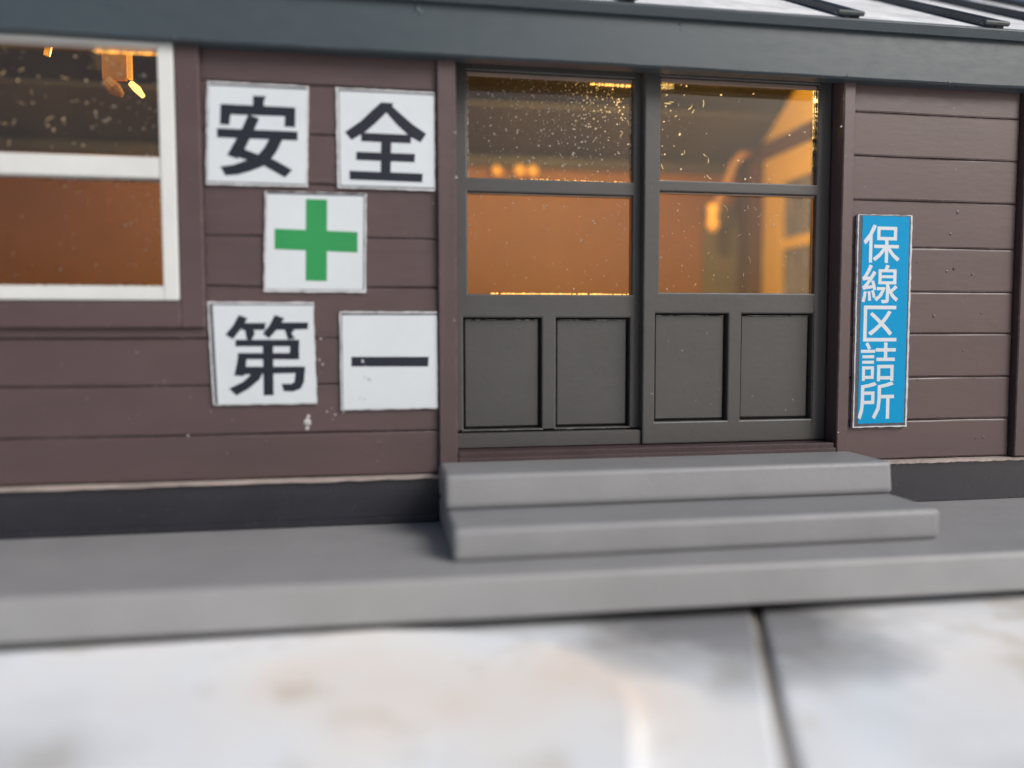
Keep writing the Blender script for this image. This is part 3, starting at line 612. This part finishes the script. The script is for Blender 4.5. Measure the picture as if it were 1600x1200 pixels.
t = thing('lamp_lead', 'thin glowing orange lamp lead hanging high behind the upper window pane', 'lamp', (-39.6, 10, 18.8))
bm = bmesh.new(); tube(bm, [(-39.2, 10, 23.0), (-39.4, 10, 20.0), (-39.65, 10, 18.9)], [0.18, 0.25, 0.2], 8); link('lead', bm, 'led', t)

# glue flecks and dust on the glass, caught by the lamps
def flecks(parent, x0, x1, z0, z1, y, n, hot=None, rmax=0.055):
    bm = bmesh.new()
    for i in range(n):
        if hot and RNG.random() < 0.6:
            x = RNG.gauss(hot[0], hot[2]); z = RNG.gauss(hot[1], hot[3])
        else:
            x, z = RNG.uniform(x0, x1), RNG.uniform(z0, z1)
        if not (x0 + .1 < x < x1 - .1 and z0 + .1 < z < z1 - .1): continue
        r = 0.014 + rmax * RNG.random() ** 3
        k = 6; ph = RNG.uniform(0, 6.28)
        pts = [(x + r * RNG.uniform(.5, 1.2) * math.cos(ph + 6.283 * q / k), z + r * RNG.uniform(.5, 1.2) * math.sin(ph + 6.283 * q / k)) for q in range(k)]
        prism(bm, pts, y - 0.02, y)
    link('glass_flecks', bm, 'fleck', parent, kind='stuff')
flecks(dl, -11.9, -1.0, 10.1, 16.75, 2.145, 950, (-4.3, 14.9, 2.4, 1.7), 0.075)
flecks(dl, -11.9, -1.0, 2.7, 9.1, 2.145, 60, None, 0.075)
flecks(dr, 0.75, 11.8, 10.2, 16.75, 1.395, 110, (1.2, 14.5, 0.7, 2.2), 0.07)
flecks(dr, 0.75, 11.8, 2.8, 9.35, 1.395, 70, (2.0, 5.0, 1.3, 2.5), 0.075)
flecks(wn1, -40.0, -30.05, 10.25, 16.3, 0.295, 170, (-31.6, 14.2, 1.3, 2.2), 0.10)
flecks(wn1, -40.0, -30.05, 2.9, 8.95, 0.295, 60, (-30.8, 7.8, 0.8, 1.2), 0.09)

def bead(parent, x0, x1, z, y, r, n, vert=False, lit=False):  # beads added to imitate the lamp gleam on the pane edges
    bm = bmesh.new()
    for i in range(n):
        t = x0 + (x1 - x0) * (i + RNG.random()) / n
        rr = r * RNG.uniform(0.3, 1.1); L = (x1 - x0) / n * RNG.uniform(0.4, 1.0)
        pts = [(t - L, -rr * .6), (t - L * .4, rr), (t + L * .5, rr * RNG.uniform(.5, 1.2)), (t + L, -rr * .3), (t, -rr)]
        prism(bm, [(z + q[1], q[0]) for q in pts] if vert else [(q[0], z + q[1]) for q in pts], y - 0.04, y)
    link('pane_edge_glow' if lit else 'edge_gleam_bead', bm, 'edge_glow' if lit else 'fleck', parent, kind='stuff')
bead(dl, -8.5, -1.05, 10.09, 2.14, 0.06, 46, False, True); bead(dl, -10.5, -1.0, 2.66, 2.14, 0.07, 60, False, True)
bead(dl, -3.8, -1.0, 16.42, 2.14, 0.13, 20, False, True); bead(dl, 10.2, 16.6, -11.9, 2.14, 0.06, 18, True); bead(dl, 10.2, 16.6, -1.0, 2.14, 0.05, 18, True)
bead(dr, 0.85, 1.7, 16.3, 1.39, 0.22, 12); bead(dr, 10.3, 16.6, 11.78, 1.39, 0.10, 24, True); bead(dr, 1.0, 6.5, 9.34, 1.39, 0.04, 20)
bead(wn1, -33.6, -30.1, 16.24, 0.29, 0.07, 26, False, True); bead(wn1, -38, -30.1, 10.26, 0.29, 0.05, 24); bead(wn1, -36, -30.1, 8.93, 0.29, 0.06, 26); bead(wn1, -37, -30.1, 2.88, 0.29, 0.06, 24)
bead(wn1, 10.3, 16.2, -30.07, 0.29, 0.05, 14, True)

def scratches(parent, x0, x1, z0, z1, y, n):
    bm = bmesh.new()
    for _ in range(n):
        x, z, a = RNG.uniform(x0, x1), RNG.uniform(z0, z1), RNG.uniform(0, 6.28)
        L = RNG.uniform(0.1, 0.5); cv = RNG.uniform(-1.5, 1.5); pts = []
        for k in range(5):
            pts.append((x, z)); x += math.cos(a) * L / 4; z += math.sin(a) * L / 4; a += cv / 4
        wd = RNG.uniform(0.008, 0.02)
        up = [(p[0] - wd * math.sin(a), p[1] + wd * math.cos(a)) for p in pts]; dn = [(p[0] + wd * math.sin(a), p[1] - wd * math.cos(a)) for p in reversed(pts)]
        if z0 < z < z1 and x0 < x < x1: 
            for (p, q), (s, t) in zip(zip(up, up[1:]), zip(dn[::-1], dn[::-1][1:])):
                bm.faces.new([bm.verts.new((c[0], y, c[1])) for c in (p, q, t, s)])
    link('glass_scratches', bm, 'fleck', parent, kind='stuff')
scratches(dl, -11.8, -1.1, 2.9, 9.0, 2.13, 26); scratches(dl, -11.8, -1.1, 10.3, 16.3, 2.13, 22)
scratches(dr, 0.9, 11.6, 2.9, 9.2, 1.38, 22); scratches(dr, 0.9, 5, 10.3, 16.3, 1.38, 12); scratches(wn1, -39, -30.2, 3, 16, 0.28, 30)

# paint drops and pits on the boards
blobs_bm = bmesh.new()
blobs(blobs_bm, [(-22.05, -5.35, 0.24), (-22.1, -5.7, 0.15), (-22.02, -5.0, 0.14)], -0.02, 0.35)
blobs(blobs_bm, [(-20.0, -1.6, 0.05)], -0.02, 0.4)
link('paint_drop', blobs_bm, 'blob', bld, kind='stuff')
bb = bmesh.new()
blobs(bb, [(21.9, 8.35, .14), (21.4, 6.85, .11), (21.75, 4.5, .11), (21.2, 4.3, .09), (23.2, 4.1, .08), (20.3, 1.2, .13), (22.7, -1.2, .07), (19.2, -3.2, .07), (23.9, -7.4, .08), (24.5, -7.35, .08), (24.0, 1.4, .06), (18.9, 4.9, .06)], -0.02, 0.35)
for _ in range(50): blobs(bb, [(RNG.uniform(14, 26.2), RNG.uniform(-8.4, 16), RNG.uniform(0.015, 0.04))], -0.01, 0.5)
link('paint_bumps', bb, 'brown', bld, kind='stuff')
bb = bmesh.new()
for _ in range(70):
    x = RNG.choice([RNG.uniform(-38, -14.2), RNG.uniform(-28, -14.2)]); z = RNG.uniform(-8.4, -0.5)
    blobs(bb, [(x, z, RNG.uniform(0.012, 0.035))], -0.01, 0.4)
for x, z in [(-21.2, -0.25), (-21.1, -1.8), (-21.3, -1.55), (-20.9, -4.7), (-19.9, -4.75), (-20.4, -4.9), (-29.0, -6.0), (12.7, 13.7), (13.0, -6.7), (13.0, 17.2), (-12.95, 12.3), (-12.9, 9.6)]:
    blobs(bb, [(x, z, 0.07)], -0.03 if abs(x) > 14 else -0.42, 0.4)
link('dust_specks', bb, 'blob', bld, kind='stuff')

# ------------------------------------------------------------------ signs
def ragged(x0, x1, z0, z1, j, skew=(0, 0, 0, 0), step=0.28):
    c = [(x0 + skew[0], z1), (x1 + skew[1], z1), (x1 + skew[2], z0), (x0 + skew[3], z0)]
    pts = []
    for i in range(4):
        p, q = c[i], c[(i + 1) % 4]; L = math.hypot(q[0] - p[0], q[1] - p[1]); n = max(2, int(L / step))
        for k in range(n):
            t = k / n; pts.append((p[0] + (q[0] - p[0]) * t + RNG.uniform(-j, j), p[1] + (q[1] - p[1]) * t + RNG.uniform(-j, j)))
    return pts
SY = -0.06
def sign(label, x0, x1, z0, z1, strokes, ink='ink', m=(0.12, 0.12, 0.12, 0.12), ln=(0.09, 0.09, 0.09, 0.09), skew=(0, 0, 0, 0), name_='sign', face='paper', y=SY):
    """x0..x1,z0..z1 outer sheet; m = white fringe left/right/bottom/top; ln = dark line width left/right/bottom/top"""
    t = thing(name_, label, 'sign', ((x0 + x1) / 2, y, (z0 + z1) / 2), 'white safety signs on the brown boards')
    link('sheet', prism(bmesh.new(), ragged(x0, x1, z0, z1, 0.028, skew, 0.3), y - 0.12, y), 'paper_edge', t)
    def quad(mm, j): 
        return ragged(x0 + mm[0], x1 - mm[1], z0 + mm[2], z1 - mm[3], j, skew, 0.7)
    link('border', prism(bmesh.new(), quad(m, 0.012), y - 0.130, y - 0.121), 'cut_line', t)
    link('face', prism(bmesh.new(), quad([a_ + b_ for a_, b_ in zip(m, ln)], 0.006), y - 0.140, y - 0.131), face, t)
    bm = bmesh.new()
    for i, s in enumerate(strokes): prism(bm, s, y - 0.146 - 0.0012 * i, y - 0.1405)
    link('printed_character' if ink == 'ink' else 'printed_cross', bm, ink, t)
    return t
G = GLYPHS
sign('white square sign with black character 安, upper left of the five signs', -27.5, -21.72, 8.80, 14.72, G['an'], m=(.10, .10, .12, .10), ln=(.015, .01, .06, .13), skew=(.12, 0.08, -.08, -.1), name_='sign')
sign('white square sign with black character 全, upper right beside the door post', -20.05, -14.18, 8.80, 14.72, G['zen'], m=(.14, .04, .10, .09), ln=(.04, .02, .07, .11), name_='sign')
sign('white square sign with a green cross, in the middle of the five signs', -24.35, -18.40, 2.55, 8.50, G['cross'], 'green', m=(.10, .10, .14, .03), ln=(.01, .07, .03, .14), skew=(.1, .06, -.06, -.1))
sign('white square sign with black character 第, lower left of the five signs', -27.62, -21.52, -4.20, 1.95, G['dai'], m=(.11, 0.01, .06, .12), ln=(.17, 0.01, .01, .08), skew=(-.05, -.06, .06, .12))
sign('white square sign with one black horizontal stroke 一, lower right beside the door post', -20.05, -14.12, -4.62, 1.40, G['ichi'], m=(.10, .01, .05, .10), ln=(.05, .01, .01, .12))
# grey smudges on the last white sign
sm = bmesh.new()
blobs(sm, [(-18.7, -1.62, .10), (-18.55, -1.95, .07), (-18.6, -2.6, .07), (-18.35, -2.75, .10), (-18.2, -2.8, .06), (-18.9, -3.9, .05), (-18.6, -3.95, .06)], SY - 0.146, 0.12)
o_ = [o for o in bpy.data.objects if o.get('label', '').startswith('white square sign with one black')][0]
link('smudge', sm, 'smudge', o_, kind='stuff')
# tall blue sign
bt = thing('sign', 'tall narrow blue sign with white characters 保線区詰所 right of the doors', 'sign', (16.2, -0.06, 0.8))
bz0, bz1 = -6.42, 8.02
link('sheet', prism(bmesh.new(), ragged(14.17, 18.24, bz0, bz1, 0.03), -0.30, -0.06), 'paper_edge', bt)
link('border', prism(bmesh.new(), ragged(14.26, 18.10, bz0 + 0.1, bz1 - 0.04, 0.015), -0.315, -0.301), 'cut_line', bt)
link('face', prism(bmesh.new(), ragged(14.50, 17.98, bz0 + 0.28, bz1 - 0.10, 0.008), -0.33, -0.316), 'blue', bt)
cells = [('保', 14.62, 17.28, 4.80, 7.32), ('線', 14.58, 17.26, 2.08, 4.64), ('区', 14.76, 17.22, -0.52, 1.88), ('詰', 14.62, 17.20, -3.24, -0.62), ('所', 14.50, 17.16, -5.84, -3.30)]
for ch, xa, xb, za, zb in cells:
    V, F = KANJI[ch]
    ux0, ux1 = min(p[0] for p in V), max(p[0] for p in V); uz0, uz1 = min(p[1] for p in V), max(p[1] for p in V)
    bm = bmesh.new()
    for q, (dx, dz) in enumerate(((0, 0), (1, 1), (-1, 1), (1, -1), (-1, -1))):      # stroke thickened by shifted layers of ink
        w_ = 0.018
        vs = [bm.verts.new((xa + (p[0] - ux0) / (ux1 - ux0) * (xb - xa) + dx * w_, -0.333 - 0.0015 * q, za + (p[1] - uz0) / (uz1 - uz0) * (zb - za) + dz * w_)) for p in V]
        for f in F:
            try: bm.faces.new([vs[i] for i in f])
            except ValueError: pass
    link('printed_character', bm, 'paper', bt)
